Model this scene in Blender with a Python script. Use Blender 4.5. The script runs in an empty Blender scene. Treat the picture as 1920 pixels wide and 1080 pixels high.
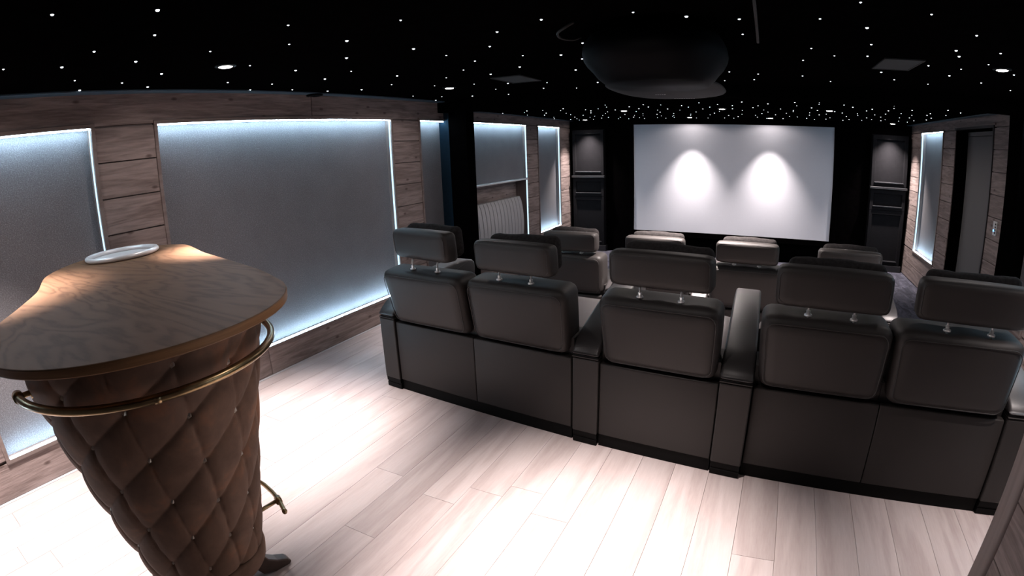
import bpy, bmesh, math, random
from mathutils import Vector, Matrix
SC = bpy.context.scene
COL = SC.collection
R = math.radians
PI = math.pi
H = 1.763            # eye height above the oak floor

# ---------------------------------------------------------------- camera, world, exposure
cam_d = bpy.data.cameras.new('camera')
cam = bpy.data.objects.new('camera', cam_d)
COL.objects.link(cam)
SC.camera = cam
F_PX = 993.36
MM = 36.0 / 1920.0
cam_d.type = 'PANO'
cam_d.panorama_type = 'FISHEYE_LENS_POLYNOMIAL'
cam_d.sensor_width = 36.0
cam_d.sensor_height = 20.25
cam_d.sensor_fit = 'HORIZONTAL'
f_mm = F_PX * MM
cam_d.fisheye_fov = R(180)
cam_d.fisheye_polynomial_k0 = 0.0
cam_d.fisheye_polynomial_k1 = -1.0 / f_mm
cam_d.fisheye_polynomial_k2 = 0.0
cam_d.fisheye_polynomial_k3 = 0.05152 / f_mm ** 3
cam_d.fisheye_polynomial_k4 = 0.0
cam_d.clip_start = 0.05
cam_d.clip_end = 60
CAM_ROT = Matrix(((0.893969, -0.083704, 0.440242), (0.446672, 0.245592, -0.860331), (-0.036106, 0.965753, 0.256940)))
cam.matrix_world = Matrix.Translation((0, 0, H)) @ CAM_ROT.to_4x4()

world = bpy.data.worlds.new('world')
SC.world = world
world.use_nodes = True
world.node_tree.nodes['Background'].inputs[0].default_value = (0.5, 0.55, 0.7, 1)
world.node_tree.nodes['Background'].inputs[1].default_value = 0.0
SC.view_settings.view_transform = 'Standard'
SC.view_settings.look = 'None'
SC.view_settings.gamma = 1.0
SC.view_settings.use_curve_mapping = False
SC.view_settings.exposure = 0.0
SC.cycles.max_bounces = 8
SC.cycles.diffuse_bounces = 5
SC.cycles.sample_clamp_indirect = 4.0

SPOT_W = 820.0       # narrow beam of the rear room ceiling spots
SPILL_W = 24.0       # wide spill of every ceiling spot
LED_STRONG = 105.0
LED_SOFT = 1.6
WARM = (1.0, 0.88, 0.84)

# ---------------------------------------------------------------- materials
def new_mat(name):
    m = bpy.data.materials.new(name)
    m.use_nodes = True
    nt = m.node_tree
    b = nt.nodes['Principled BSDF']
    return m, nt, b

def N(nt, t, **kw):
    n = nt.nodes.new(t)
    for k, v in kw.items():
        setattr(n, k, v)
    return n

def coords(nt, scale=(1, 1, 1), use_random=False):
    tc = N(nt, 'ShaderNodeTexCoord')
    mp = N(nt, 'ShaderNodeMapping')
    mp.inputs['Scale'].default_value = scale
    nt.links.new(tc.outputs['Object'], mp.inputs['Vector'])
    if use_random:
        oi = N(nt, 'ShaderNodeObjectInfo')
        mul = N(nt, 'ShaderNodeMath', operation='MULTIPLY')
        mul.inputs[1].default_value = 37.0
        nt.links.new(oi.outputs['Random'], mul.inputs[0])
        nt.links.new(mul.outputs[0], mp.inputs['Location'])
    return mp.outputs['Vector']

def noise(nt, vec, scale, detail=4, rough=0.55, dist=0.0):
    n = N(nt, 'ShaderNodeTexNoise')
    n.inputs['Scale'].default_value = scale
    n.inputs['Detail'].default_value = detail
    n.inputs['Roughness'].default_value = rough
    n.inputs['Distortion'].default_value = dist
    nt.links.new(vec, n.inputs['Vector'])
    return n.outputs['Fac']

def ramp(nt, fac, stops):
    r = N(nt, 'ShaderNodeValToRGB')
    el = r.color_ramp.elements
    while len(el) < len(stops):
        el.new(0.5)
    for e, (p, c) in zip(el, stops):
        e.position = p
        e.color = (c[0], c[1], c[2], 1)
    nt.links.new(fac, r.inputs['Fac'])
    return r.outputs['Color']

def bump(nt, b, height, strength, dist=0.01):
    bp = N(nt, 'ShaderNodeBump')
    bp.inputs['Strength'].default_value = strength
    bp.inputs['Distance'].default_value = dist
    nt.links.new(height, bp.inputs['Height'])
    nt.links.new(bp.outputs['Normal'], b.inputs['Normal'])

def mixcol(nt, a, b2, fac, mode='MULTIPLY'):
    m = N(nt, 'ShaderNodeMix', data_type='RGBA', blend_type=mode)
    if isinstance(fac, float):
        m.inputs[0].default_value = fac
    else:
        nt.links.new(fac, m.inputs[0])
    nt.links.new(a, m.inputs[6])
    nt.links.new(b2, m.inputs[7])
    return m.outputs[2]

def plain(name, col, rough=0.5, metal=0.0, var=0.12, nscale=30, bmp=0.0, spec=0.5):
    m, nt, b = new_mat(name)
    v = coords(nt)
    f = noise(nt, v, nscale)
    lo = tuple(c * (1 - var) for c in col)
    hi = tuple(c * (1 + var) for c in col)
    c = ramp(nt, f, [(0.3, lo), (0.7, hi)])
    nt.links.new(c, b.inputs['Base Color'])
    b.inputs['Roughness'].default_value = rough
    b.inputs['Metallic'].default_value = metal
    b.inputs['Specular IOR Level'].default_value = spec
    if bmp:
        bump(nt, b, f, bmp, 0.003)
    return m

def grain_wood(name, axis, stops, rough, fine=60.0, bmp=0.25, knots=True, ring=7.0, random_tone=0.25, mixf=0.62, freq=26.0, sc=None, spec=0.5):
    """Sawn wood whose grain runs along `axis`; each board shifts the pattern by its own random value."""
    m, nt, b = new_mat(name)
    if sc is None:
        sc = [1.0, 1.0, 1.0]
        sc[axis] = 0.09
    b.inputs['Specular IOR Level'].default_value = spec
    v = coords(nt, tuple(sc), True)
    n1 = noise(nt, v, ring, 3, 0.5, 0.6)
    sw = N(nt, 'ShaderNodeMath', operation='MULTIPLY')
    sw.inputs[1].default_value = freq
    nt.links.new(n1, sw.inputs[0])
    sn = N(nt, 'ShaderNodeMath', operation='SINE')
    nt.links.new(sw.outputs[0], sn.inputs[0])
    mr = N(nt, 'ShaderNodeMapRange')
    mr.inputs['From Min'].default_value = -1
    nt.links.new(sn.outputs[0], mr.inputs['Value'])
    n2 = noise(nt, v, fine, 5, 0.65)
    mx = N(nt, 'ShaderNodeMix', data_type='FLOAT')
    mx.inputs[0].default_value = mixf
    nt.links.new(mr.outputs[0], mx.inputs[2])
    nt.links.new(n2, mx.inputs[3])
    fac = mx.outputs[0]
    c = ramp(nt, fac, stops)
    oi = N(nt, 'ShaderNodeObjectInfo')
    tone = ramp(nt, oi.outputs['Random'], [(0.0, (1 - random_tone,) * 3), (1.0, (1, 1, 1))])
    c = mixcol(nt, c, tone, 1.0)
    if knots:
        vk = coords(nt, (1, 1, 1), True)
        sx = N(nt, 'ShaderNodeSeparateXYZ')
        nt.links.new(vk, sx.inputs[0])
        al = N(nt, 'ShaderNodeMath', operation='MULTIPLY')
        al.inputs[1].default_value = 0.5
        nt.links.new(sx.outputs[axis], al.inputs[0])
        cx = N(nt, 'ShaderNodeCombineXYZ')
        nt.links.new(al.outputs[0], cx.inputs[0])
        nt.links.new(sx.outputs[2 if axis != 2 else 1], cx.inputs[1])
        vo = N(nt, 'ShaderNodeTexVoronoi', voronoi_dimensions='2D')
        vo.inputs['Scale'].default_value = 4.5
        nt.links.new(cx.outputs[0], vo.inputs['Vector'])
        kc = ramp(nt, vo.outputs['Distance'], [(0.0, (0.3, 0.25, 0.23)), (0.035, (0.5, 0.45, 0.43)), (0.07, (0.95, 0.95, 0.95)), (0.09, (1, 1, 1))])
        c = mixcol(nt, c, kc, 1.0)
    nt.links.new(c, b.inputs['Base Color'])
    b.inputs['Roughness'].default_value = rough
    bump(nt, b, fac, bmp, 0.004)
    return m

M = {}
M['wall_wood'] = grain_wood('wall_wood', 1, [(0.25, (0.145, 0.108, 0.10)), (0.5, (0.23, 0.18, 0.168)), (0.75, (0.315, 0.252, 0.238))], 0.7, fine=75.0, bmp=0.8, ring=11.0, mixf=0.72, random_tone=.16)
M['trim_wood'] = grain_wood('trim_wood', 1, [(0.3, (0.17, 0.13, 0.12)), (0.7, (0.22, 0.175, 0.163))], 0.65, bmp=0.2, knots=False)
M['post_wood'] = grain_wood('post_wood', 2, [(0.3, (0.19, 0.15, 0.14)), (0.7, (0.23, 0.185, 0.175))], 0.6, bmp=0.1, knots=False)
M['oak_floor'] = grain_wood('oak_floor', 1, [(0.2, (0.40, 0.33, 0.318)), (0.5, (0.47, 0.40, 0.388)), (0.8, (0.53, 0.46, 0.45))], 0.5, fine=110, bmp=0.08, knots=False, ring=5.0, random_tone=0.14)
M['bar_oak'] = grain_wood('bar_oak', 0, [(0.25, (0.115, 0.062, 0.036)), (0.45, (0.170, 0.094, 0.055)), (0.8, (0.195, 0.110, 0.066))], 0.6, fine=60, bmp=0.08, knots=False, ring=3.4, random_tone=0.0, mixf=0.6, freq=75.0, sc=[0.2, 1.0, 1.0], spec=0.1)
M['bar_edge'] = grain_wood('bar_edge', 0, [(0.3, (0.15, 0.072, 0.03)), (0.7, (0.30, 0.155, 0.07))], 0.5, fine=60, bmp=0.05, knots=False, ring=3.0, random_tone=0.0, mixf=0.85, sc=[0.06, 0.06, 1.6], spec=0.3)
M['leg_wood'] = plain('leg_wood', (0.06, 0.035, 0.025), 0.4)
M['leather'] = plain('leather', (0.0180, 0.0153, 0.0146), 0.56, var=0.06, nscale=260, bmp=0.08, spec=0.35)
M['leather_seam'] = plain('leather_seam', (0.014, 0.012, 0.012), 0.6)
M['pillow'] = plain('pillow', (0.018, 0.016, 0.016), 0.95, var=0.4, nscale=60, bmp=0.6, spec=0.15)
M['black_foot'] = plain('black_foot', (0.0015, 0.0014, 0.0014), 0.6, spec=0.12)
M['leather_lit'] = plain('leather_lit', (0.034, 0.031, 0.032), 0.42, var=0.06, nscale=260, bmp=0.08, spec=0.55)  # same leather, light from above painted in as a paler tone on pads and seats
M['chrome'] = plain('chrome', (0.9, 0.9, 0.9), 0.35, 0.8, var=0.02)
M['brass'] = plain('brass', (0.30, 0.215, 0.115), 0.28, 1.0, var=0.25, nscale=25)
M['steel'] = plain('steel', (0.85, 0.85, 0.87), 0.3, 0.3, var=0.02)
M['navy'] = plain('navy', (0.005, 0.014, 0.024), 0.9, var=0.1, spec=0.1)
M['stud'] = plain('stud', (0.62, 0.55, 0.48), 0.35, 0.7, var=0.1)
M['velvet'] = plain('velvet', (0.0012, 0.0010, 0.0011), 1.0, var=0.3, nscale=15, spec=0.0)
M['black_satin'] = plain('black_satin', (0.016, 0.016, 0.018), 0.35, var=0.1, nscale=20, spec=0.6)
M['black_matte'] = plain('black_matte', (0.0105, 0.0103, 0.0115), 0.6, var=0.1, nscale=20, spec=0.0)
M['ceiling_edge'] = plain('ceiling_edge', (0.035, 0.065, 0.095), 0.5, var=0.1)
M['dark_plastic'] = plain('dark_plastic', (0.0006, 0.0006, 0.0011), 0.6, var=0.1, spec=0.06)
M['grey_plastic'] = plain('grey_plastic', (0.020, 0.018, 0.018), 0.7, var=0.1, spec=0.2)
M['grille'] = plain('grille', (0.009, 0.0085, 0.0085), 0.8, var=0.3, nscale=300)
M['white_plastic'] = plain('white_plastic', (0.55, 0.55, 0.55), 0.4, var=0.03)
M['radiator'] = plain('radiator', (0.42, 0.42, 0.43), 0.4, 0.1, var=0.03)
M['screen'] = plain('screen', (0.62, 0.63, 0.69), 0.9, var=0.01, spec=0.1)
M['door_panel'] = plain('door_panel', (0.12, 0.115, 0.115), 0.7, var=0.08, nscale=120)
M['pale_strip'] = plain('pale_strip', (0.55, 0.55, 0.58), 0.4, var=0.05)

# acoustic fabric: grey cloth with a fine sparkle of paler threads
m, nt, b = new_mat('fabric')
v = coords(nt)
f = noise(nt, v, 140, 6, 0.75)
g = noise(nt, v, 4, 2)
c = ramp(nt, f, [(0.35, (0.085, 0.082, 0.089)), (0.55, (0.145, 0.140, 0.150)), (0.75, (0.32, 0.315, 0.33))])
c = mixcol(nt, c, ramp(nt, g, [(0.3, (0.9, 0.9, 0.9)), (0.7, (1, 1, 1))]), 1.0)
nt.links.new(c, b.inputs['Base Color'])
b.inputs['Roughness'].default_value = 0.85
bump(nt, b, f, 0.5, 0.003)
M['fabric'] = m

# brown suede on the bar column
m, nt, b = new_mat('suede')
v = coords(nt)
f = noise(nt, v, 7, 5, 0.6, 0.4)
g = noise(nt, v, 400, 3, 0.6)
c = ramp(nt, f, [(0.32, (0.10, 0.053, 0.033)), (0.55, (0.155, 0.085, 0.054)), (0.72, (0.26, 0.115, 0.060))])
nt.links.new(c, b.inputs['Base Color'])
b.inputs['Roughness'].default_value = 0.8
b.inputs['Sheen Weight'].default_value = 0.06
b.inputs['Sheen Tint'].default_value = (0.5, 0.38, 0.3, 1)
bump(nt, b, g, 0.2, 0.002)
M['suede'] = m

# dark mottled carpet of the lower floor
m, nt, b = new_mat('carpet')
v = coords(nt, (3.5, 1.0, 1.0))
f = noise(nt, v, 3.0, 6, 0.65, 1.2)
g = noise(nt, coords(nt), 220, 3)
c = ramp(nt, f, [(0.38, (0.012, 0.013, 0.024)), (0.55, (0.045, 0.044, 0.065)), (0.7, (0.10, 0.098, 0.13))])
nt.links.new(c, b.inputs['Base Color'])
b.inputs['Roughness'].default_value = 0.95
bump(nt, b, g, 0.6, 0.006)
M['carpet'] = m

def emit(name, col, s, sample=True):
    mm, nt, b = new_mat(name)
    b.inputs['Base Color'].default_value = (0.02, 0.02, 0.02, 1)
    b.inputs['Emission Color'].default_value = (*col, 1)
    b.inputs['Emission Strength'].default_value = s
    if not sample:
        mm.cycles.emission_sampling = 'NONE'
    return mm
ICE = (0.54, 0.80, 1.0)
M['led'] = emit('led', ICE, LED_STRONG)
M['led_soft'] = emit('led_soft', ICE, LED_SOFT)
M['star'] = emit('star', (0.85, 0.92, 1.0), 3.0, False)
M['lamp_lens'] = emit('lamp_lens', (1.0, 0.95, 0.92), 14.0, False)
M['blue_led'] = emit('blue_led', (0.15, 0.45, 1.0), 4.0, False)

# ---------------------------------------------------------------- object helpers
def link(name, me, mat, parent=None, smooth=False, kind=None):
    o = bpy.data.objects.new(name, me)
    COL.objects.link(o)
    if mat is not None and len(me.materials) == 0:
        me.materials.append(M[mat])
    if parent is not None:
        o.parent = parent
    if smooth:
        me.shade_smooth()
    if kind:
        o['kind'] = kind
    return o

def mesh(verts, faces):
    me = bpy.data.meshes.new('mesh')
    me.from_pydata([tuple(v) for v in verts], [], faces)
    me.update()
    return me

def bm_mesh(bm):
    bmesh.ops.recalc_face_normals(bm, faces=bm.faces)
    me = bpy.data.meshes.new('mesh')
    bm.to_mesh(me)
    bm.free()
    return me

BF = [(0, 3, 2, 1), (4, 5, 6, 7), (0, 1, 5, 4), (1, 2, 6, 5), (2, 3, 7, 6), (3, 0, 4, 7)]
def box_vf(x0, x1, y0, y1, z0, z1):
    return ([(x0, y0, z0), (x1, y0, z0), (x1, y1, z0), (x0, y1, z0), (x0, y0, z1), (x1, y0, z1), (x1, y1, z1), (x0, y1, z1)], BF)

def boxes(lst):
    V, F = [], []
    for b in lst:
        v, f = box_vf(*b)
        n = len(V)
        V += v
        F += [tuple(i + n for i in q) for q in f]
    return mesh(V, F)

def bevel_mesh(me, w, seg=2):
    bm = bmesh.new()
    bm.from_mesh(me)
    bmesh.ops.bevel(bm, geom=list(bm.edges), offset=w, segments=seg, affect='EDGES', profile=0.5)
    return bm_mesh(bm)

def bbox(x0, x1, y0, y1, z0, z1, w=0.004, seg=2):
    return bevel_mesh(boxes([(x0, x1, y0, y1, z0, z1)]), w, seg)

def tube(path, r, n=10, closed=False, taper=None):
    """Round tube along a list of points."""
    P = [Vector(p) for p in path]
    V, F = [], []
    k = len(P)
    up = Vector((0, 0, 1))
    for i, p in enumerate(P):
        if closed:
            t = (P[(i + 1) % k] - P[i - 1]).normalized()
        else:
            t = (P[min(i + 1, k - 1)] - P[max(i - 1, 0)]).normalized()
        a = t.cross(up)
        if a.length < 1e-3:
            a = t.cross(Vector((1, 0, 0)))
        a.normalize()
        c = a.cross(t)
        rr = r if taper is None else r * taper[i]
        for j in range(n):
            an = 2 * PI * j / n
            V.append(p + a * math.cos(an) * rr + c * math.sin(an) * rr)
    segs = k if closed else k - 1
    for i in range(segs):
        for j in range(n):
            i2 = (i + 1) % k
            F.append((i * n + j, i * n + (j + 1) % n, i2 * n + (j + 1) % n, i2 * n + j))
    if not closed:
        F.append(tuple(range(n))[::-1])
        F.append(tuple((k - 1) * n + j for j in range(n)))
    return mesh(V, F)

def lathe(prof, n=32, cx=0.0, cy=0.0):
    """Surface of revolution about a vertical axis, prof = [(r, z)]."""
    V, F = [], []
    for r, z in prof:
        for j in range(n):
            a = 2 * PI * j / n
            V.append((cx + r * math.cos(a), cy + r * math.sin(a), z))
    for i in range(len(prof) - 1):
        for j in range(n):
            F.append((i * n + j, i * n + (j + 1) % n, (i + 1) * n + (j + 1) % n, (i + 1) * n + j))
    F.append(tuple(range(n))[::-1])
    F.append(tuple((len(prof) - 1) * n + j for j in range(n)))
    return mesh(V, F)

def prism(poly, h0, h1, axis, bev=0.0, seg=2):
    """Extrude a 2D polygon along an axis. axis 0: poly=(y,z); axis 2: poly=(x,y)."""
    def P(u, v, h):
        return (h, u, v) if axis == 0 else ((u, h, v) if axis == 1 else (u, v, h))
    n = len(poly)
    V = [P(u, v, h0) for u, v in poly] + [P(u, v, h1) for u, v in poly]
    F = [tuple(range(n))[::-1], tuple(range(n, 2 * n))] + [(i, (i + 1) % n, n + (i + 1) % n, n + i) for i in range(n)]
    me = mesh(V, F)
    bm = bmesh.new()
    bm.from_mesh(me)
    if bev:
        ed = [e for e in bm.edges if len(e.link_faces) == 2 and e.calc_face_angle(0) > 0.9]
        bmesh.ops.bevel(bm, geom=ed, offset=bev, segments=seg, affect='EDGES', profile=0.5)
    return bm_mesh(bm)

def cushion(w, d, h, r, n=10, puff=(0, 0, 0), fn=None):
    """Soft rounded box centred on the origin: w (x), d (y), h (z), corner radius r, puff = outward bulge per axis."""
    bm = bmesh.new()
    bmesh.ops.create_cube(bm, size=2.0)
    bmesh.ops.subdivide_edges(bm, edges=list(bm.edges), cuts=n - 1, use_grid_fill=True)
    hx, hy, hz = w / 2, d / 2, h / 2
    def sp(t, half):   # crowd the rings towards the corners, where the rounding is
        s = math.copysign(1 - (1 - abs(t)) ** 1.6, t)
        return s * half
    for v in bm.verts:
        x, y, z = v.co
        p = Vector((sp(x, hx), sp(y, hy), sp(z, hz)))
        q = Vector((max(-hx + r, min(hx - r, p.x)), max(-hy + r, min(hy - r, p.y)), max(-hz + r, min(hz - r, p.z))))
        dlt = p - q
        if dlt.length > 1e-6:
            p = q + dlt.normalized() * r
        bx = (1 - (p.y / hy) ** 2) * (1 - (p.z / hz) ** 2) * puff[0]
        by = (1 - (p.x / hx) ** 2) * (1 - (p.z / hz) ** 2) * puff[1]
        bz = (1 - (p.x / hx) ** 2) * (1 - (p.y / hy) ** 2) * puff[2]
        p = Vector((p.x + bx * p.x / hx, p.y + by * p.y / hy, p.z + bz * p.z / hz))
        v.co = fn(p) if fn else p
    return bm_mesh(bm)

def tag(o, label, cat, group=None):
    o['label'] = label
    o['category'] = cat
    if group:
        o['group'] = group
    return o

def thing(name, label, cat, loc=(0, 0, 0), rz=0.0, group=None):
    o = bpy.data.objects.new(name, None)
    COL.objects.link(o)
    o.empty_display_size = 0.1
    o.location = loc
    o.rotation_euler = (0, 0, rz)
    return tag(o, label, cat, group)

def struct(name, me, mat, **k):
    o = link(name, me, mat, **k)
    o['kind'] = 'structure'
    return o

# ---------------------------------------------------------------- room shell
CEIL = 2.385
CEIL_F = 2.30
LOW = -0.25
XL, XR = -3.70, 2.62
Y_B, Y_P0, Y_P1, Y_END = -1.5, 5.43, 5.75, 9.98
Y_L0 = 5.56          # near face of the left pillar
STEP_Y = 4.42

floor = struct('floor', boxes([(XL - 0.3, 3.0, Y_B, STEP_Y, -0.30, -0.012)]), 'black_foot')
random.seed(4)
k = 0
x = -3.74 + 0.025
xs = []
x = 0.06 - 0.2 * 19
while x < 2.62:
    x0, x1 = max(x, XL + 0.03), min(x + 0.2, XR)
    if x1 - x0 > 0.02:
        y = Y_B - random.random() * 1.6
        while y < STEP_Y:
            L = 1.9
            y0, y1 = max(y, Y_B), min(y + L, STEP_Y)
            if x0 >= 0.98 and y1 <= 1.7:
                y += L
                continue
            if y1 - y0 > 0.03:
                vs = [(x0 + .0002, y0 + .0002, -.012), (x1 - .0002, y0 + .0002, -.012), (x1 - .0002, y1 - .0002, -.012), (x0 + .0002, y1 - .0002, -.012),
                      (x0 + .0009, y0 + .0009, 0), (x1 - .0009, y0 + .0009, 0), (x1 - .0009, y1 - .0009, 0), (x0 + .0009, y1 - .0009, 0)]
                link('floor_board', mesh(vs, BF), 'oak_floor', floor)
            y += L
    x += 0.2
struct('trim_1', boxes([(XL, XL + 0.028, Y_B, STEP_Y, -0.012, 0.002)]), 'pale_strip')
struct('floor_carpet', boxes([(XL - 0.3, 3.0, STEP_Y, Y_END + 0.2, LOW - 0.1, LOW)]), 'carpet')

ceiling = struct('ceiling', boxes([(XL - 0.3, 3.0, Y_B, Y_P0, CEIL, CEIL + 0.1)]), 'velvet')
ceiling_f = struct('ceiling_front', boxes([(XL - 0.3, 3.0, Y_P1, Y_END + 0.2, CEIL_F, CEIL_F + 0.1)]), 'velvet')
struct('beam', boxes([(XL - 0.3, 3.0, Y_P0, Y_P1, 2.253, CEIL + 0.1)]), 'velvet')
struct('pillar', boxes([(XL - 0.3, -3.385, Y_L0, Y_P1, LOW, 2.253)]), 'velvet')
struct('trim_9', boxes([(XL - .07, -3.63, Y_L0 - .008, Y_L0 - .001, 0.0, 2.253)]), 'navy')
struct('pillar', boxes([(2.545, 3.0, Y_P0, Y_P1, LOW, 2.253)]), 'velvet')
struct('trim_2', bbox(XL, XL + 0.11, Y_B, Y_P0, CEIL - 0.012, CEIL, 0.003), 'ceiling_edge')
struct('trim_3', bbox(XL, XL + 0.08, Y_P1, Y_END, CEIL_F - 0.01, CEIL_F, 0.003), 'ceiling_edge')
struct('trim_4', bbox(XR - 0.10, XR, Y_P1, Y_END, CEIL_F - 0.01, CEIL_F, 0.003), 'ceiling_edge')

# star points: the ends of optical fibres set into both ceilings
STARS_REAR = [(-2.03,0.63),(-1.89,0.98),(-2.23,1.14),(-2.56,0.99),(-2.75,1.29),(-2.89,0.94),(-2.91,0.65),(-3.25,1.13),(-3.57,1.27),(-3.35,1.47),(-3.5,1.72),(-3.06,1.6),(-2.46,1.57),(-2.73,2.02),(-3.3,2.24),(-3.58,2.64),(-1.87,1.6),(-2.17,1.86),(-1.96,2.07),(-2.3,2.42),(-2.77,2.42),(-2.64,2.82),(-2.98,2.89),(-3.3,2.64),(-3.51,3.02),(-3.49,3.41),(-3.67,3.93),(-3.31,3.66),(-3.66,4.45),(-2.96,3.66),(-2.61,3.3),(-1.51,1.95),(-1.88,2.54),(-1.87,2.87),(-2.44,3.73),(-2.8,4.08),(-3.43,4.59),(-3.3,4.94),(-3.56,5.2),(-2.12,3.48),(-1.85,3.19),(-1.52,2.8),(-1.3,2.48),(-2.08,3.83),(-2.5,4.28),(-3.06,5.19),(-2.56,4.81),(-2.25,4.47),(-2.69,5.35),(-1.0,2.36),(-1.5,3.21),(-1.73,3.64),(-1.94,4.66),(-2.15,5.07),(-1.28,3.33),(-1.02,3.01),(-1.21,3.55),(-1.43,4.03),(-1.86,5.25),(-1.52,4.89),(-0.78,2.73),(-0.84,2.97),(-0.57,2.41),(-0.35,2.56),(-0.11,2.66),(-0.26,3.02),(-0.11,3.02),(0.03,3.2),(-0.26,3.69),(-0.28,4.5),(-0.36,5.09),(-0.05,4.64),(-0.09,5.01),(0.41,2.36),(0.27,2.67),(0.52,2.84),(0.75,2.51),(0.29,3.45),(0.27,3.91),(0.46,3.7),(0.62,3.27),(0.67,3.67),(0.9,4.36),(1.09,4.75),(1.14,3.92),(1.42,4.9),(1.13,3.31),(1.21,3.49),(1.39,3.97),(1.42,4.32),(1.09,2.87),(1.39,3.28),(1.48,3.69),(1.77,4.57),(1.8,4.01),(2.15,4.86),(0.32,4.73),(0.59,5.05)]
STARS_FRONT = [(-3.59,6.93),(-3.15,6.81),(-3.32,7.09),(-3.53,7.64),(-3.64,8.31),(-2.95,6.9),(-3.13,7.45),(-3.34,7.88),(-3.45,8.54),(-3.62,8.98),(-2.77,7.12),(-2.6,6.78),(-2.91,7.71),(-2.97,8.07),(-3.47,9.42),(-3.15,8.76),(-3.3,9.29),(-3.42,9.76),(-2.42,7.18),(-2.42,7.42),(-2.56,7.85),(-2.86,8.36),(-2.79,8.75),(-2.95,8.99),(-3.1,9.65),(-2.21,7.1),(-1.94,6.53),(-2.02,6.86),(-2.27,7.76),(-2.41,8.12),(-2.6,8.6),(-2.85,9.36),(-2.06,7.43),(-2.67,9.17),(-2.47,9.23),(-2.64,9.74),(-1.73,6.93),(-2.2,8.51),(-2.47,9.84),(-2.12,8.84),(-2.25,9.32),(-1.86,7.87),(-1.69,7.31),(-2.19,9.52),(-1.48,6.65),(-1.89,8.46),(-2.01,8.99),(-2.17,9.84),(-1.5,7.05),(-1.28,6.76),(-1.5,7.68),(-1.7,8.65),(-1.88,9.61),(-1.55,8.13),(-1.72,9.12),(-1.77,9.84),(-1.32,7.48),(-1.4,8.48),(-1.49,9.02),(-1.55,9.26),(-1.57,9.56),(-1.04,6.92),(-1.19,7.75),(-0.99,7.19),(-1.16,8.69),(-1.21,9.04),(-1.01,8.17),(-0.77,6.52),(-1.21,9.84),(-0.84,7.55),(-0.71,7.21),(-0.87,8.87),(-0.76,8.45),(-1.0,9.84),(-0.57,6.77),(-0.65,8.02),(-0.58,9.02),(-0.7,9.78),(-0.4,6.95),(-0.43,7.5),(-0.26,6.4),(-0.31,7.81),(-0.35,8.68),(-0.44,9.32),(-0.54,9.84),(-0.15,7.26),(-0.08,6.93),(-0.01,7.66),(0.04,6.61),(0.05,8.08),(-0.04,8.45),(-0.14,8.89),(-0.12,9.38),(0.04,9.73),(0.17,8.66),(0.34,6.33),(0.39,6.81),(0.21,7.41),(0.39,7.61),(0.4,7.84),(0.32,8.24),(0.4,8.99),(0.32,9.66),(0.53,9.07),(0.59,7.07),(0.61,6.28),(0.63,6.52),(0.7,7.46),(0.64,8.0),(0.68,8.52),(0.81,8.35),(0.7,9.36),(0.85,9.58),(1.02,9.36),(1.04,8.96),(0.89,8.13),(0.94,7.56),(0.91,6.47),(1.05,6.72),(1.07,7.77),(1.23,8.48),(1.38,9.21),(1.32,9.5),(1.28,7.77),(1.34,8.11),(1.3,7.19),(1.31,6.87),(1.6,9.28),(1.55,8.56),(1.69,8.9),(1.53,7.83),(1.69,8.2),(1.87,9.06),(1.87,8.74),(1.62,7.55),(1.53,6.97),(1.44,6.27),(1.51,6.58),(1.77,7.3),(1.95,8.14),(2.12,8.9),(1.75,6.68),(1.96,7.49),(2.06,8.0),(2.27,8.55),(2.29,9.02),(2.11,7.3),(2.06,6.98),(2.3,7.75),(2.36,8.19),(2.07,6.33),(2.29,7.08),(2.29,6.54),(2.45,6.17)]

def star_mesh(r):
    return lathe([(r, 0.0), (r * 0.75, -r * 0.5), (r * 0.2, -r * 0.7)], 8)
SM = [star_mesh(.0058), star_mesh(.0072), star_mesh(.0090)]
for q in SM:
    q.materials.append(M['star'])
random.seed(11)
for (x, y) in STARS_REAR:
    o = link('star_light', random.choice(SM), None, ceiling)
    o.location = (x, y, CEIL)
for (x, y) in STARS_FRONT:
    o = link('star_light', random.choice(SM[1:] if random.random() < .6 else SM[:2]), None, ceiling_f)
    o.location = (x, y, CEIL_F)

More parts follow.
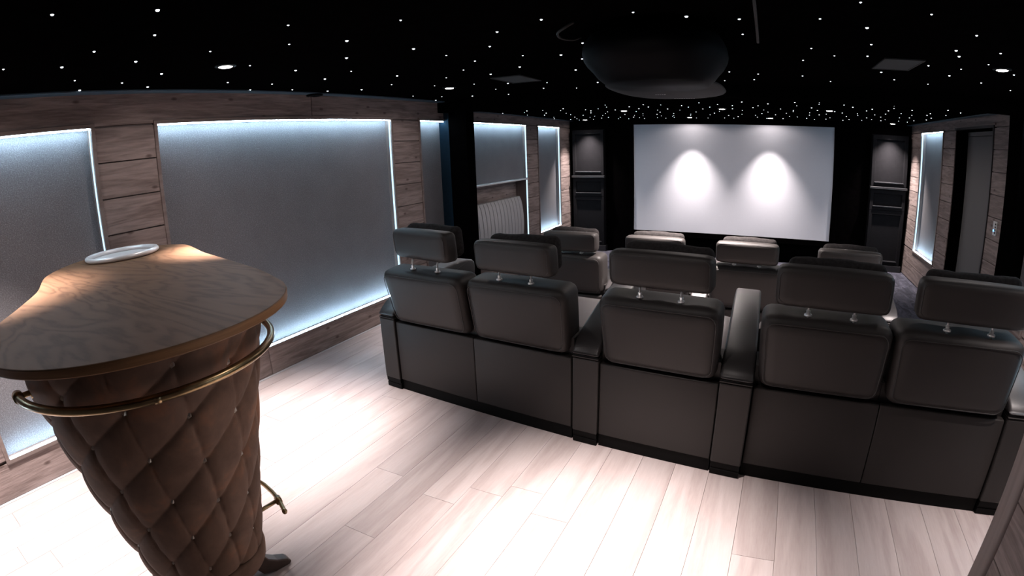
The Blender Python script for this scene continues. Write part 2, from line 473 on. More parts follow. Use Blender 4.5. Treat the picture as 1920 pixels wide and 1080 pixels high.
# timber-clad side walls -------------------------------------------------
PB, PT = 0.255, 2.155
def wall(name, side, xf, regions, opening_back, ybreaks):
    """side -1 = left, +1 = right. regions = [(y0,y1,z0,z1)] solid parts; boards of 0.24 m are laid on them one by one."""
    s = side
    def bx(a, b2, y0, y1, z0, z1):
        xa, xb = xf + s * a, xf + s * b2
        return (min(xa, xb), max(xa, xb), y0, y1, z0, z1)
    lst = [bx(0.022, 0.25, y0, y1, z0, z1) for (y0, y1, z0, z1) in regions]
    lst += [bx(0.25, 0.30, y0, y1, z0, z1) for (y0, y1, z0, z1) in opening_back]
    w = struct(name, boxes(lst), 'post_wood')
    rnd = random.Random(7)
    for (y0, y1, z0, z1) in regions:
        z = math.floor(z0 / 0.24 + 1e-6) * 0.24
        while z < z1 - 1e-4:
            a, b2 = max(z, z0), min(z + 0.24, z1)
            if b2 - a > 0.02:
                ys = [y0] + [yy for yy in ybreaks if y0 + 0.3 < yy < y1 - 0.3 and (int(round(z / .24)) + int(yy)) % 2 == 0] + [y1]
                for ya, yb in zip(ys[:-1], ys[1:]):
                    d = rnd.uniform(-0.0012, 0.0012)
                    g = 0.0018
                    x0, x1 = xf + s * 0.022, xf + s * d
                    e = 0.003
                    vv = [(x0, ya + g, a + g), (x1, ya + g + e, a + g + e), (x1, yb - g - e, a + g + e), (x0, yb - g, a + g),
                          (x0, ya + g, b2 - g), (x1, ya + g + e, b2 - g - e), (x1, yb - g - e, b2 - g - e), (x0, yb - g, b2 - g)]
                    me = mesh(vv, BF)
                    bm = bmesh.new(); bm.from_mesh(me); me = bm_mesh(bm)
                    link('plank', me, 'wall_wood', w)
            z += 0.24
    return w

def acoustic_panel(label, side, xf, y0, y1, z0, z1, leds='tbr', trim='tblr', group='backlit fabric wall panels', fabric=True, mat='fabric'):
    """Grey fabric panel set back in the wall, a wooden lip round it and LED tape hidden in the reveal."""
    s = side
    t = thing('acoustic_panel', label, 'wall panel', (xf, (y0 + y1) / 2, z0), 0, group)
    X = lambda a: s * a
    yc, zc = (y0 + y1) / 2, z0
    def bx(a, b2, ya, yb, za, zb):
        return (min(X(a), X(b2)), max(X(a), X(b2)), ya - yc, yb - yc, za - zc, zb - zc)
    link('fabric', boxes([bx(0.072, 0.25, y0, y1, z0, z1)]), mat, t)
    tw = 0.028
    tr = {'t': (y0 - tw, y1 + tw, z1, z1 + tw), 'b': (y0 - tw, y1 + tw, z0 - tw, z0), 'l': (y0 - tw, y0, z0, z1), 'r': (y1, y1 + tw, z0, z1)}
    for kx in trim:
        a = tr[kx]
        link('trim', bbox(*bx(-0.012, 0.02, *a), 0.003), 'trim_wood', t)
    st = {'t': (y0 + .004, y1 - .004, z1 - .009, z1 - .002), 'b': (y0 + .004, y1 - .004, z0 + .002, z0 + .009),
          'l': (y0 + .002, y0 + .006, z0 + .012, z1 - .012), 'r': (y1 - .006, y1 - .002, z0 + .012, z1 - .012)}
    for kx in leds:
        a = st[kx]
        link('led_strip', boxes([bx(0.004, 0.016 if kx in 'tb' else .024, *a)]), 'led' if kx in 'tb' else 'led_soft', t)
    return t

P1, P2, P3, P4, P5 = (0.37, 1.37), (1.87, 4.52), (5.05, Y_L0), (5.82, 7.94), (8.41, 9.40)
P0 = (-1.0, -0.13)
def vertical_regions(y0, y1, opens, z_lo):
    """rectangles between the openings: full-width bottom and top bands plus the piers."""
    reg = []
    reg.append((y0, y1, z_lo, PB - 0.001))
    reg.append((y0, y1, PT + 0.001, 2.386))
    ys = y0
    for a, b2 in opens:
        if a - ys > 0.02:
            reg.append((ys, a, PB, PT))
        ys = b2
    if y1 - ys > 0.02:
        reg.append((ys, y1, PB, PT))
    return reg
reg = vertical_regions(Y_B, Y_L0, [P0, P1, P2, P3], 0.0)
wall('wall_left', -1, XL, reg, [(Y_B, Y_L0, -0.3, 2.5)], [0.9, 2.6, 3.4])
# front part of the left wall, with the radiator niche under panel 4
NB = 0.02
reg = [(Y_P1, Y_END, PT + .001, CEIL_F), (Y_P1, P4[0], LOW, PT), (P4[1], P5[0], LOW, PT), (P5[0], Y_END, LOW, 0.305),
       (P5[1], Y_END, 0.307, PT), (P4[0], P4[1], LOW, NB)]
wall('wall_left_front', -1, XL, reg, [(Y_P1, Y_END, -0.35, 2.5)], [])
acoustic_panel('grey fabric wall panel with glowing edges behind the near end of the bar', -1, XL, *P1, PB, PT)
acoustic_panel('widest grey fabric wall panel with icy lit edges, left of the seats', -1, XL, *P2, PB, PT)
acoustic_panel('narrow grey fabric wall panel squeezed against the black pillar, lit only along its top', -1, XL, P3[0], P3[1], PB, PT, 't', 'tbl')
acoustic_panel('grey fabric wall panel ending halfway down above the silver radiator', -1, XL, *P4, 1.29, PT, 'tr', 't')
acoustic_panel('slim tall backlit fabric panel on the left wall near the black cabinet', -1, XL, *P5, 0.305, PT)
acoustic_panel('grey fabric wall panel on the left wall beside the camera', -1, XL, *P0, PB, PT, 'tb')
# niche lining below panel 4: sill rail and the lit vertical reveal
struct('trim_5', bbox(XL - 0.20, XL + 0.012, P4[0], P4[1], 1.268, 1.289, 0.003), 'pale_strip')
struct('trim_6', boxes([(XL - 0.024, XL - 0.004, P4[1] - .006, P4[1] - .002, 0.34, 1.26)]), 'led_soft')
nb = struct('niche_back', boxes([(XL - 0.25, XL - 0.235, P4[0], P4[1], NB, 1.268)]), 'post_wood')
for q in range(6):
    link('plank', boxes([(XL - .2345, XL - .22, P4[0] + .002, P4[1] - .002, max(NB, .24 * q) + .002, min(.24 * q + .24, 1.268) - .002)]), 'wall_wood', nb)

# right wall
RP = (8.18, 9.32)
DR = (6.33, 7.65)
reg = [(Y_P1, Y_END, PT + 0.001, CEIL_F), (Y_P1, DR[0], LOW, PT), (DR[1], RP[0], LOW, PT), (RP[1], Y_END, 0.257, PT), (RP[0], Y_END, LOW, PB)]
wall('wall_right_front', 1, XR, reg, [(Y_P1, DR[0], -0.35, 2.5), (DR[1], Y_END, -0.35, 2.5), (DR[0], DR[1], PT, 2.5)], [])
acoustic_panel('slim backlit fabric panel on the right wall between black cabinet and door', 1, XR, *RP, PB, PT)
reg = vertical_regions(1.70, Y_P0, [(1.95, 4.55), (5.05, Y_P0)], 0.0)
wall('wall_right', 1, XR, reg, [(1.70, Y_P0, -0.3, 2.5)], [3.0])
acoustic_panel('grey fabric wall panel right of the seats, before the right black pillar', 1, XR, 5.05, Y_P0, PB, PT, 't', 'tbl')
acoustic_panel('wide grey fabric wall panel on the right wall beyond the last seat', 1, XR, 1.95, 4.55, PB, PT)
# door in its black reveal
dr = struct('door_1', boxes([(2.80, 2.84, DR[0] + 0.01, DR[1] - 0.01, LOW, 2.085)]), 'door_panel')
link('top_rail', bbox(2.795, 2.84, DR[0] + 0.01, DR[1] - 0.01, 2.092, PT - 0.01, 0.003), 'door_panel', dr)
kn = link('door_knob', lathe([(0.0, -.03), (.022, -.03), (.03, -.015), (.03, .0), (.02, .012), (.012, .03)], 16), 'white_plastic', dr, True)
kn.rotation_euler = (0, R(90), 0)
kn.location = (2.77, DR[0] + 0.18, 0.97)
link('frame', boxes([(2.63, 2.80, DR[1] - 0.008, DR[1] - 0.001, LOW, PT), (2.63, 2.80, DR[0] + 0.001, DR[0] + 0.008, LOW, PT), (2.63, 2.80, DR[0], DR[1], PT - 0.012, PT - 0.002)]), 'velvet', dr)
link('casing', boxes([(2.605, 2.64, DR[0] - 0.02, DR[0] + .006, LOW, PT + .03), (2.605, 2.64, DR[0], DR[1], PT, PT + .03)]), 'black_satin', dr)
struct('door_surround', boxes([(2.84, 2.92, DR[0] - .1, DR[1] + .1, LOW, 2.4)]), 'velvet')
struct('trim_8', bbox(XR - 0.015, XR, DR[0] - 0.06, DR[1] + 0.03, PT + 0.03, PT + 0.05, 0.003), 'trim_wood')

# switch plate
sw = thing('light_switch', 'white wall switch plate with a glowing blue dot beside the right-hand door', 'switch', (XR, 6.06, 1.02))
link('plate', bbox(-0.012, -0.0015, -0.05, 0.05, 0, 0.15, 0.003), 'white_plastic', sw)
for q in range(4):
    link('button', bbox(-0.016, -0.011, -0.035, -0.01, 0.02 + 0.03 * q, 0.04 + .03 * q, 0.002), 'grey_plastic', sw)
link('indicator', bbox(-0.018, -0.0125, 0.008, 0.028, 0.04, 0.06, 0.003), 'blue_led', sw)

# back wall, closing walls behind the camera and the return wall by the camera
struct('wall_back', boxes([(XL - 0.3, 3.0, Y_END, Y_END + 0.12, LOW - .1, 2.5)]), 'velvet')
struct('wall_behind', boxes([(XL - 0.3, 3.0, Y_B - 0.12, Y_B, -0.3, 2.5)]), 'door_panel')
RX, RY = 1.0, 1.70
wr = struct('wall_return', boxes([(RX + 0.02, 3.0, Y_B, RY - 0.02, -0.01, CEIL)]), 'post_wood')
for q in range(10):
    z0, z1 = q * .24, min(q * .24 + .24, CEIL)
    me = boxes([(RX + .002, RX + .02, Y_B, RY - 0.075, z0 + .002, z1 - .002)])
    link('plank', bevel_mesh(me, .002, 1), 'wall_wood', wr)
link('corner_post', bbox(RX - 0.012, RX + 0.10, RY - 0.105, RY + 0.004, 0.0, CEIL, 0.018, 4), 'post_wood', wr, True)
for q in range(10):
    z0, z1 = q * .24, min(q * .24 + .24, CEIL)
    link('plank', boxes([(RX + .1, XR, RY - .02, RY - .002, z0 + .002, z1 - .002)]), 'wall_wood', wr)

# radiator in the niche ---------------------------------------------------
rad = thing('radiator', 'silver finned radiator in the niche under the short fabric panel', 'radiator', (XL - 0.085, 0, 0.0))
ry0, ry1 = 6.10, 7.76
nf = 15
fw = (ry1 - ry0) / nf
prof = []
for i in range(13):
    t = i / 12
    prof.append((0.02 + 0.065 * math.sin(PI * t) ** 0.6, 0.16 + t * 0.85))
for i in range(nf):
    a, b2 = ry0 + i * fw + .0055, ry0 + (i + 1) * fw - .0055
    poly = [(-.06, .16)] + prof + [(-.06, 1.01)]
    link('fin', prism([(u, z) for u, z in poly], a, b2, 1, .003, 1), 'radiator', rad)
for yb in (6.4, 7.4):
    link('bracket', boxes([(-.16, -.055, yb, yb + .05, .3, .9)]), 'radiator', rad)

# screen and black cabinets ----------------------------------------------
scr = thing('projection_screen', 'wide white projection screen in a black frame on the far wall', 'screen', (-0.575, Y_END, 0.2))
sx0, sx1, sz0, sz1 = -2.395 + .575, 1.235 + .575, 0.0, 1.99
link('fabric', boxes([(sx0, sx1, -0.075, -0.06, sz0, sz1)]), 'screen', scr)
for a in [(sx0 - .10, sx1 + .10, sz1, sz1 + .09), (sx0 - .10, sx1 + .10, sz0 - .10, sz0), (sx0 - .10, sx0, sz0, sz1), (sx1, sx1 + .10, sz0, sz1)]:
    link('frame', bbox(a[0], a[1], -0.09, 0, a[2], a[3], .006), 'velvet', scr)

def cabinet(label, xa, xb):
    t = thing('cabinet', label, 'cabinet', (xa, Y_END - .004, LOW), 0, 'black cabinets beside the screen')
    w = xb - xa
    link('body', boxes([(0, w, -0.085, 0, 0.0, 2.36)]), 'black_matte', t)
    def door(z0, z1):
        fr = 0.065
        y0, y1 = -0.115, -0.087
        V, F = [], []
        rects = [((0.01, z0, w - .01, z1), y0), ((fr, z0 + fr, w - fr, z1 - fr), y0), ((fr + .012, z0 + fr + .012, w - fr - .012, z1 - fr - .012), y1)]
        for (ax, az, bx, bz), yy in rects:
            V += [(ax, yy, az), (bx, yy, az), (bx, yy, bz), (ax, yy, bz)]
        for i in range(2):
            for j in range(4):
                F.append((i * 4 + j, i * 4 + (j + 1) % 4, i * 4 + 4 + (j + 1) % 4, i * 4 + 4 + j))
        F.append((8, 9, 10, 11))
        n = len(V)
        V += [(0.01, -0.086, z0), (w - .01, -0.086, z0), (w - .01, -0.086, z1), (0.01, -0.086, z1)]
        for j in range(4):
            F.append((j, n + j, n + (j + 1) % 4, (j + 1) % 4))
        F.append((n + 3, n + 2, n + 1, n))
        d = link('door', mesh(V, F), 'black_matte', t)
        link('moulding', bbox(fr - .004, w - fr + .004, y0 - .016, y0 + .026, z0 + fr - .012, z0 + fr + .006, .004), 'black_satin', d)
    door(1.485, 2.345)
    door(1.075, 1.425)
    door(0.12, 1.068)
    link('ledge', bbox(-.01, w + .01, -0.15, -0.05, 1.435, 1.475, 0.006), 'black_satin', t)
    link('plinth', bbox(-.005, w + .03, -0.13, -0.0, 0.0, 0.11, 0.005), 'black_satin', t)
cabinet('tall black panelled cabinet left of the screen, by the slim lit panel', -3.62, -2.975)
cabinet('tall black panelled cabinet right of the screen under a bright spot', 1.90, 2.55)

# ---------------------------------------------------------------- ceiling lamps
def downlight(x, y, z, power, spill, label, group, angle=62, col=WARM, r=0.042):
    t = thing('downlight', label, 'ceiling light', (x, y, z), 0, group)
    link('ring', lathe([(r * 1.55, 0), (r * 1.55, -.006), (r * 1.1, -.009), (r * 1.05, -.003)], 20), 'black_foot', t)
    link('lens', lathe([(r, -.0095), (r * .8, -.013), (r * .3, -.015)], 16), 'lamp_lens', t)
    for e, an, bl in ((power, angle, 1.0), (spill, 172, 0.35)):
        ld = bpy.data.lights.new('spot', 'SPOT')
        ld.energy = e
        ld.color = col
        ld.spot_size = R(an)
        ld.spot_blend = bl
        ld.shadow_soft_size = r * .6
        lo = bpy.data.objects.new('spot_light', ld)
        COL.objects.link(lo)
        lo.parent = t
        lo.location = (0, 0, -0.02)
    return t
G = 'spotlights in the rear star ceiling'
downlight(-2.77, 1.87, CEIL, SPOT_W, SPILL_W, 'brilliant ceiling spotlight above the wide left wall panel, in front of the bar', G)
downlight(-2.79, 4.31, CEIL, SPOT_W * .3, SPILL_W, 'ceiling spotlight beside the top of the left black pillar', G)
downlight(1.63, 3.82, CEIL, 1100, SPILL_W, 'brilliant ceiling spotlight at the far right above the last seat', G, 84)
downlight(-0.60, 1.72, CEIL, SPOT_W, SPILL_W, 'ceiling spotlight over the open oak floor behind the seats', G)
downlight(-3.05, 0.30, CEIL, SPOT_W, SPILL_W, 'ceiling spotlight over the near end of the bar', G, 80)
downlight(-0.60, 4.95, CEIL, 1600, SPILL_W, 'ceiling spotlight beyond the projector, over the aisle between the rows', G, 104)
downlight(1.55, 1.95, CEIL, 250, 12, 'ceiling spotlight over the floor right behind the last seat', G)
G = 'spotlights in the front star ceiling'
downlight(-1.98, 7.61, CEIL_F, 70, 40, 'left of the three bright spotlights in the front star ceiling', G)
downlight(-0.57, 7.48, CEIL_F, 70, 40, 'middle of the three bright spotlights in the front star ceiling', G)
downlight(0.85, 7.39, CEIL_F, 70, 40, 'right of the three bright spotlights in the front star ceiling', G)
G = 'small spotlights close to the screen wall'
downlight(-1.29, 9.53, CEIL_F, 540, 13, 'small spotlight washing the left half of the screen', G, 73)
downlight(0.10, 9.53, CEIL_F, 540, 13, 'small spotlight washing the right half of the screen', G, 73)
downlight(2.20, 9.66, CEIL_F, 750, 3, 'small spotlight over the right black cabinet', G, 84)
downlight(-3.27, 9.66, CEIL_F, 600, 3, 'small spotlight over the left black cabinet', G, 84)

# ceiling grilles, hatch, projector --------------------------------------
for (x0, x1, y0, y1, lb) in [(-2.19, -1.91, 4.02, 4.46, 'dark square ceiling grille left of the projector'), (0.79, 1.06, 3.70, 4.17, 'dark square ceiling grille right of the projector')]:
    t = thing('ceiling_grille', lb, 'ceiling grille', ((x0 + x1) / 2, (y0 + y1) / 2, CEIL), 0, 'flush grilles in the star ceiling')
    a, b2 = (x1 - x0) / 2, (y1 - y0) / 2
    link('mesh_cover', boxes([(-a + .01, a - .01, -b2 + .01, b2 - .01, -.006, -.001)]), 'grille', t)
    link('frame', boxes([(-a, -a + .01, -b2, b2, -.009, -.001), (a - .01, a, -b2, b2, -.009, -.001), (-a + .01, a - .01, -b2, -b2 + .01, -.009, -.001), (-a + .01, a - .01, b2 - .01, b2, -.009, -.001)]), 'grey_plastic', t)
t = thing('ceiling_box', 'black rectangular box hung from the ceiling at the top right', 'ceiling box', (0.10, 2.45, CEIL))
link('housing', bbox(-.12, .12, -.55, .50, -.07, -.001, .004), 'velvet', t)
link('side_rail', bbox(-.135, -.121, -.55, .45, -.075, -.001, .003), 'grey_plastic', t)
t = thing('ceiling_sensor', 'small round black fitting on the ceiling edge above the wide wall panel', 'ceiling fitting', (-3.65, 3.40, CEIL - .012))
link('rim', lathe([(.075, -.0005), (.075, -.012), (.055, -.016), (.05, -.010)], 24), 'dark_plastic', t, True)
link('cover', lathe([(.049, -.006), (.03, -.009), (.01, -.010)], 16), 'velvet', t)

pj = thing('projector', 'big rounded black projector hung under the star ceiling', 'projector', (-0.55, 3.06, CEIL))
def hull(sx, sy, zt, zb, shift=0.0, n=40, rings=8, pw=2.7):
    V, F = [], []
    for i in range(rings + 1):
        t = i / rings
        k = (1 - t ** 5 * 0.22) * (0.90 + 0.10 * math.sin(PI * min(1, t * 1.3)))
        z = zt + (zb - zt) * t
        for j in range(n):
            a = 2 * PI * j / n
            cx = math.copysign(abs(math.cos(a)) ** (2 / pw), math.cos(a)) * sx * k
            cy = math.copysign(abs(math.sin(a)) ** (2 / pw), math.sin(a)) * sy * k + shift * t
            V.append((cx, cy, z))
    for i in range(rings):
        for j in range(n):
            F.append((i * n + j, i * n + (j + 1) % n, (i + 1) * n + (j + 1) % n, (i + 1) * n + j))
    F.append(tuple(range(n))[::-1]); F.append(tuple(rings * n + j for j in range(n)))
    return mesh(V, F)
us = link('upper_shell', hull(.37, .42, -.05, -.296), 'dark_plastic', pj, True)
us.location = (0, -.22, 0)
ls = link('lower_shell', hull(.34, .55, -.255, -.290, .06), 'grey_plastic', pj, True)
ls.location = (-.02, .20, 0)
link('mount', lathe([(.10, -.001), (.10, -.02), (.035, -.03), (.035, -.055)], 20), 'dark_plastic', pj)
link('lens', lathe([(.07, 0), (.075, .05), (.06, .06), (.03, .055)], 24), 'black_satin', pj, True).matrix_local = Matrix.Translation((0, .20, -.16)) @ Matrix.Rotation(R(-90), 4, 'X')
link('lettering', boxes([(-.10 + i * .014, -.091 + i * .014, .10, .107, -.2915, -.2902) for i in range(5)]), 'white_plastic', ls)
link('markings', boxes([(-.03 + i * .016, -.018 + i * .016, .40, .406, -.2915, -.2902) for i in range(9)]), 'white_plastic', ls)
cb = [( -1.02, 2.60, 2.375), (-1.06, 2.70, 2.33), (-1.10, 2.90, 2.30), (-1.07, 3.1, 2.29), (-1.0, 3.22, 2.30), (-.93, 3.24, 2.33), (-.90, 3.24, 2.375)]
def smooth_path(P, n=6):
    P = [Vector(p) for p in P]
    out = []
    for i in range(len(P) - 1):
        p0, p1, p2, p3 = P[max(i - 1, 0)], P[i], P[i + 1], P[min(i + 2, len(P) - 1)]
        for j in range(n):
            t = j / n
            out.append(0.5 * ((2 * p1) + (-p0 + p2) * t + (2 * p0 - 5 * p1 + 4 * p2 - p3) * t * t + (-p0 + 3 * p1 - 3 * p2 + p3) * t ** 3))
    out.append(P[-1])
    return out
cb = [(-.88, 2.48, 2.382), (-.93, 2.48, 2.36), (-.99, 2.54, 2.35), (-1.02, 2.66, 2.35), (-1.00, 2.78, 2.36), (-.97, 2.83, 2.382)]
tag(link('cable', tube(smooth_path(cb), .007, 8), 'grey_plastic', None, True), 'grey cable looping out of the ceiling beside the projector', 'cable')

# ---------------------------------------------------------------- the bar
BX, BY, BZ = -1.87, 0.76, 1.33
bar = thing('bar_table', 'standing bar with violin-shaped oak top on a tapered tufted brown suede column', 'bar', (BX, BY, 0))
outline = [(-2.37, 0.37), (-2.54, 0.48), (-2.84, 0.65), (-3.10, 0.745), (-3.29, 0.82), (-3.46, 0.94), (-3.60, 1.10), (-3.67, 1.26), (-3.675, 1.42), (-3.61, 1.57), (-3.50, 1.67), (-3.37, 1.73), (-3.22, 1.74),
           (-2.97, 1.665), (-2.73, 1.585), (-2.27, 1.47), (-1.92, 1.375)]
for a in range(68, -110, -8):
    outline.append((BX + .557 * math.cos(R(a)), BY + .557 * math.sin(R(a))))
outline += [(-2.16, .275), (-2.26, .315)]
sp = [(p.x, p.y) for p in smooth_path([(x, y, 0) for x, y in outline + [outline[0]]], 3)][:-1]
poly = [(x - BX, y - BY) for x, y in sp]
def slab(poly, z0, z1, bev):
    """flat slab with a rounded rim"""
    n = len(poly)
    prof = [(0.0, z0 + bev), (0.0, z1 - bev), (bev * .3, z1 - bev * .3), (bev, z1)]
    P = [Vector((x, y)) for x, y in poly]
    nor = []
    for i in range(n):
        t = (P[(i + 1) % n] - P[i - 1]).normalized()
        nor.append(Vector((t.y, -t.x)))
    area = sum(P[i].x * P[(i + 1) % n].y - P[(i + 1) % n].x * P[i].y for i in range(n))
    s = 1 if area < 0 else -1
    V, F = [], []
    prof = [(bev, z0), (bev * .3, z0 + bev * .3)] + prof
    for off, z in prof:
        for i in range(n):
            q = P[i] + nor[i] * off * s
            V.append((q.x, q.y, z))
    m = len(prof)
    for k in range(m - 1):
        for i in range(n):
            F.append((k * n + i, k * n + (i + 1) % n, (k + 1) * n + (i + 1) % n, (k + 1) * n + i))
    F.append(tuple(range(n)))
    F.append(tuple((m - 1) * n + i for i in range(n)))
    me = mesh(V, F)
    bm = bmesh.new(); bm.from_mesh(me)
    return bm_mesh(bm)
me = slab(poly, BZ - .031, BZ, .004)
me.materials.append(M['bar_oak']); me.materials.append(M['bar_edge'])
for p in me.polygons:
    if abs(p.normal.z) < 0.8:
        p.material_index = 1
link('table_top', me, None, bar)

# tufted column: a skewed diamond quilt pulled in by studs
TH_B, Z_B = R(24.6), 0.121      # step along one seam direction
TH_A, Z_A = R(3.0), -0.187      # step along the other
ORG = (R(-34.6), 0.93)
ZB, ZT = 0.30, 1.298
def col_r(z):
    return .188 + .205 * z
def quilt(phi, z):
    det = TH_A * Z_B - Z_A * TH_B
    dp, dz = phi - ORG[0], z - ORG[1]
    p = (dp * Z_B - dz * TH_B) / det
    q = (TH_A * dz - Z_A * dp) / det
    return p, q
NU, NV = 320, 150
V, F = [], []
for i in range(NV + 1):
    z = ZB + (ZT - ZB) * i / NV
    for j in range(NU):
        phi = 2 * PI * j / NU - PI
        p, q = quilt(phi, z)
        fp, fq = abs(math.sin(PI * p)), abs(math.sin(PI * q))
        puff = 0.70 * fp ** 0.5 + 0.30 * min(1.0, fq * 1.6) ** 0.6 - .12 * math.exp(-(fq / .05) ** 2)
        d = math.hypot(math.sin(PI * p), math.sin(PI * q))
        r = col_r(z) - .016 + .026 * puff - .006 * math.exp(-(d / .16) ** 2)
        edge = min(1, (z - ZB) / .02)
        r -= .012 * (1 - edge) ** 2
        V.append((r * math.cos(phi), r * math.sin(phi), z))
for i in range(NV):
    for j in range(NU):
        F.append((i * NU + j, i * NU + (j + 1) % NU, (i + 1) * NU + (j + 1) % NU, (i + 1) * NU + j))
link('column', mesh(V, F), 'suede', bar, True)
# studs at the quilt crossings
sv = [(-.010, -.010, 0), (.010, -.010, 0), (.010, .010, 0), (-.010, .010, 0), (0, 0, .010)]
stud_me = mesh(sv, [(3, 2, 1, 0), (0, 1, 4), (1, 2, 4), (2, 3, 4), (3, 0, 4)])
stud_me.materials.append(M['stud'])
for a in range(-14, 15):
    for b in range(-16, 17):
        ph = ORG[0] + a * TH_A + b * TH_B
        z = ORG[1] + a * Z_A + b * Z_B
        if not (ZB + .02 < z < ZT - .02 and -PI < ph - R(-22) <= PI):
            continue
        r = col_r(z) - .014
        o = link('stud', stud_me, None, bar)
        nrm = Vector((math.cos(ph), math.sin(ph), -.2)).normalized()
        tz = Vector((0, 0, 1))
        tx = tz.cross(nrm).normalized()
        ty = nrm.cross(tx)
        mm = Matrix((tx, ty, nrm)).transposed().to_4x4() @ Matrix.Rotation(R(20), 4, 'Z')
        mm.translation = (r * math.cos(ph), r * math.sin(ph), z)
        o.matrix_local = mm
r0 = col_r(ZB)
link('base_ring', lathe([(r0 - .02, ZB - .09), (r0 - .002, ZB - .08), (r0 + .006, ZB - .04), (r0 + .004, ZB - .008), (r0 - .006, ZB - .001)], 64), 'suede', bar, True)
for q, an in enumerate((78, 168, 258, 348)):
    ca, sa = math.cos(R(an)), math.sin(R(an))
    side = [(.14, .215), (.225, .215), (.235, .16), (.225, .12), (.245, .085), (.285, .055), (.335, .03), (.35, .012), (.335, 0.0), (.26, 0.0), (.20, .02), (.165, .08), (.15, .14)]
    me = prism(side, -.03, .03, 1, .006, 2)
    o = link('leg', me, 'leg_wood', bar)
    o.rotation_euler = (0, 0, R(an))
# brass hand rail round the front, foot rail behind
def arc(r, a0, a1, z, n=44):
    return [(r * math.cos(R(a0 + (a1 - a0) * i / n)), r * math.sin(R(a0 + (a1 - a0) * i / n)), z) for i in range(n + 1)]
HR = 1.17
hr = link('hand_rail', tube(arc(.475, -94, 82, HR), .0145, 14), 'brass', bar, True)
for an in (-94, 82):
    c, s = math.cos(R(an)), math.sin(R(an))
    rc = col_r(HR) - .02
    link('bracket', tube([(rc * c, rc * s, HR), (.45 * c, .45 * s, HR), (.478 * c, .478 * s, HR)], .010, 12), 'brass', hr, True)
    link('flange', tube([((rc + .014) * c, (rc + .014) * s, HR), ((rc + .026) * c, (rc + .026) * s, HR)], .019, 16), 'brass', hr, True)
    tx, ty = -s, c
    e = .02
    link('fitting', tube([(.475 * c - tx * e, .475 * s - ty * e, HR), (.475 * c + tx * e, .475 * s + ty * e, HR)], .019, 16), 'brass', hr, True)
c, s = math.cos(R(-22)), math.sin(R(-22))
link('joint', tube([(.475 * c + s * .01, .475 * s - c * .01, HR - .002), (.475 * c - s * .01, .475 * s + c * .01, HR - .002)], .0155, 14), 'brass', hr, True)
FR = .345
fp = [(-1.695 - BX, 1.088 - BY, FR), (-1.73 - BX, 1.105 - BY, FR), (-1.785 - BX, 1.130 - BY, FR), (-1.88 - BX, 1.16 - BY, FR), (-2.0 - BX, 1.175 - BY, FR), (-2.15 - BX, 1.13 - BY, FR), (-2.26 - BX, 1.02 - BY, FR), (-2.30 - BX, .88 - BY, FR), (-2.28 - BX, .72 - BY, FR), (-2.22 - BX, .60 - BY, FR)]
fr = link('foot_rail', tube(smooth_path(fp, 6), .0105, 12), 'brass', bar, True)
tee = Vector(fp[2])
link('fitting', tube([tee + Vector((.018, -.010, 0)), tee + Vector((-.018, .008, 0))], .016, 14), 'brass', fr, True)
link('bracket', tube([tee, tee * 0.62 + Vector((0.02, -.01, FR * .38))], .0095, 12), 'brass', fr, True)
link('end_cap', lathe([(0.002, -.013), (.009, -.010), (.0125, 0), (.009, .010), (.002, .013)], 14), 'brass', fr, True).location = fp[0]
q = Vector(fp[8])
link('bracket', tube([q, Vector((q.x * .6, q.y * .6, FR))], .0095, 12), 'brass', fr, True)

# round steel tray on the bar
tr = thing('tray', 'round steel tray with a thick white rim on the far end of the bar top', 'tray', (-3.37, 1.35, BZ + .0005))
link('rim', tube([(.222 * math.cos(2 * PI * i / 48), .222 * math.sin(2 * PI * i / 48), .0165) for i in range(48)], .016, 12, True), 'steel', tr, True)
link('plate', lathe([(.20, .0), (.213, .002), (.213, .006), (.19, .0055), (.05, .005)], 48), 'steel', tr, True)

# ---------------------------------------------------------------- recliners
SHEAR = 0.0      # every seat faces the screen squarely although the row itself runs askew
def sheared(me):
    for v in me.vertices:
        v.co.x += SHEAR * v.co.y
    return me

def make_arm(t, x0, w, length=1.18, tl=0.0, tr=0.0):
    """tl, tr: how far the left and right sides draw in towards the front (wedge-shaped armrest of a curved row)."""
    def wedge(me):
        for v in me.vertices:
            k = max(0, min(1.02, v.co.y / length))
            f = (v.co.x - x0) / w
            v.co.x += k * (tl * (1 - f) - tr * f) + SHEAR * v.co.y
        return me
    a = link('arm', wedge(bbox(x0, x0 + w, -.014, length, .085, .572, .008, 2)), 'leather', t)
    link('groove', wedge(boxes([(x0 + .006, x0 + w - .006, -.006, length - .006, .572, .590)])), 'leather_seam', a)
    link('band', wedge(bbox(x0 - .001, x0 + w + .001, -.017, length + .002, .577, .584, .002, 1)), 'leather', a)
    top = [(-.018, .600), (-.012, .618), (.02, .645), (.08, .682), (.18, .712), (.30, .738), (.45, .770), (.60, .797), (.72, .811), (.84, .817), (.97, .815), (1.08, .806), (1.15, .79), (1.185, .765), (1.195, .72), (1.185, .62)]
    low = [(1.17, .593), (-.014, .593)]
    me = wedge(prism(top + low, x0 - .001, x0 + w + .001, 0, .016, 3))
    pad = link('arm_pad', me, 'leather_lit', a, True)
    def foot(y0, y1):
        me = prism([(y0 + .004, 0), (y1, 0), (y1, .085), (y0 - .004, .085), (y0 - .004, .054), (y0 + .004, .051), (y0 + .004, .040), (y0, .038), (y0, .003)], x0 + .004, x0 + w - .004, 0)
        link('foot', wedge(me), 'black_foot', a)
    foot(-.004, .10)
    foot(length - .12, length)

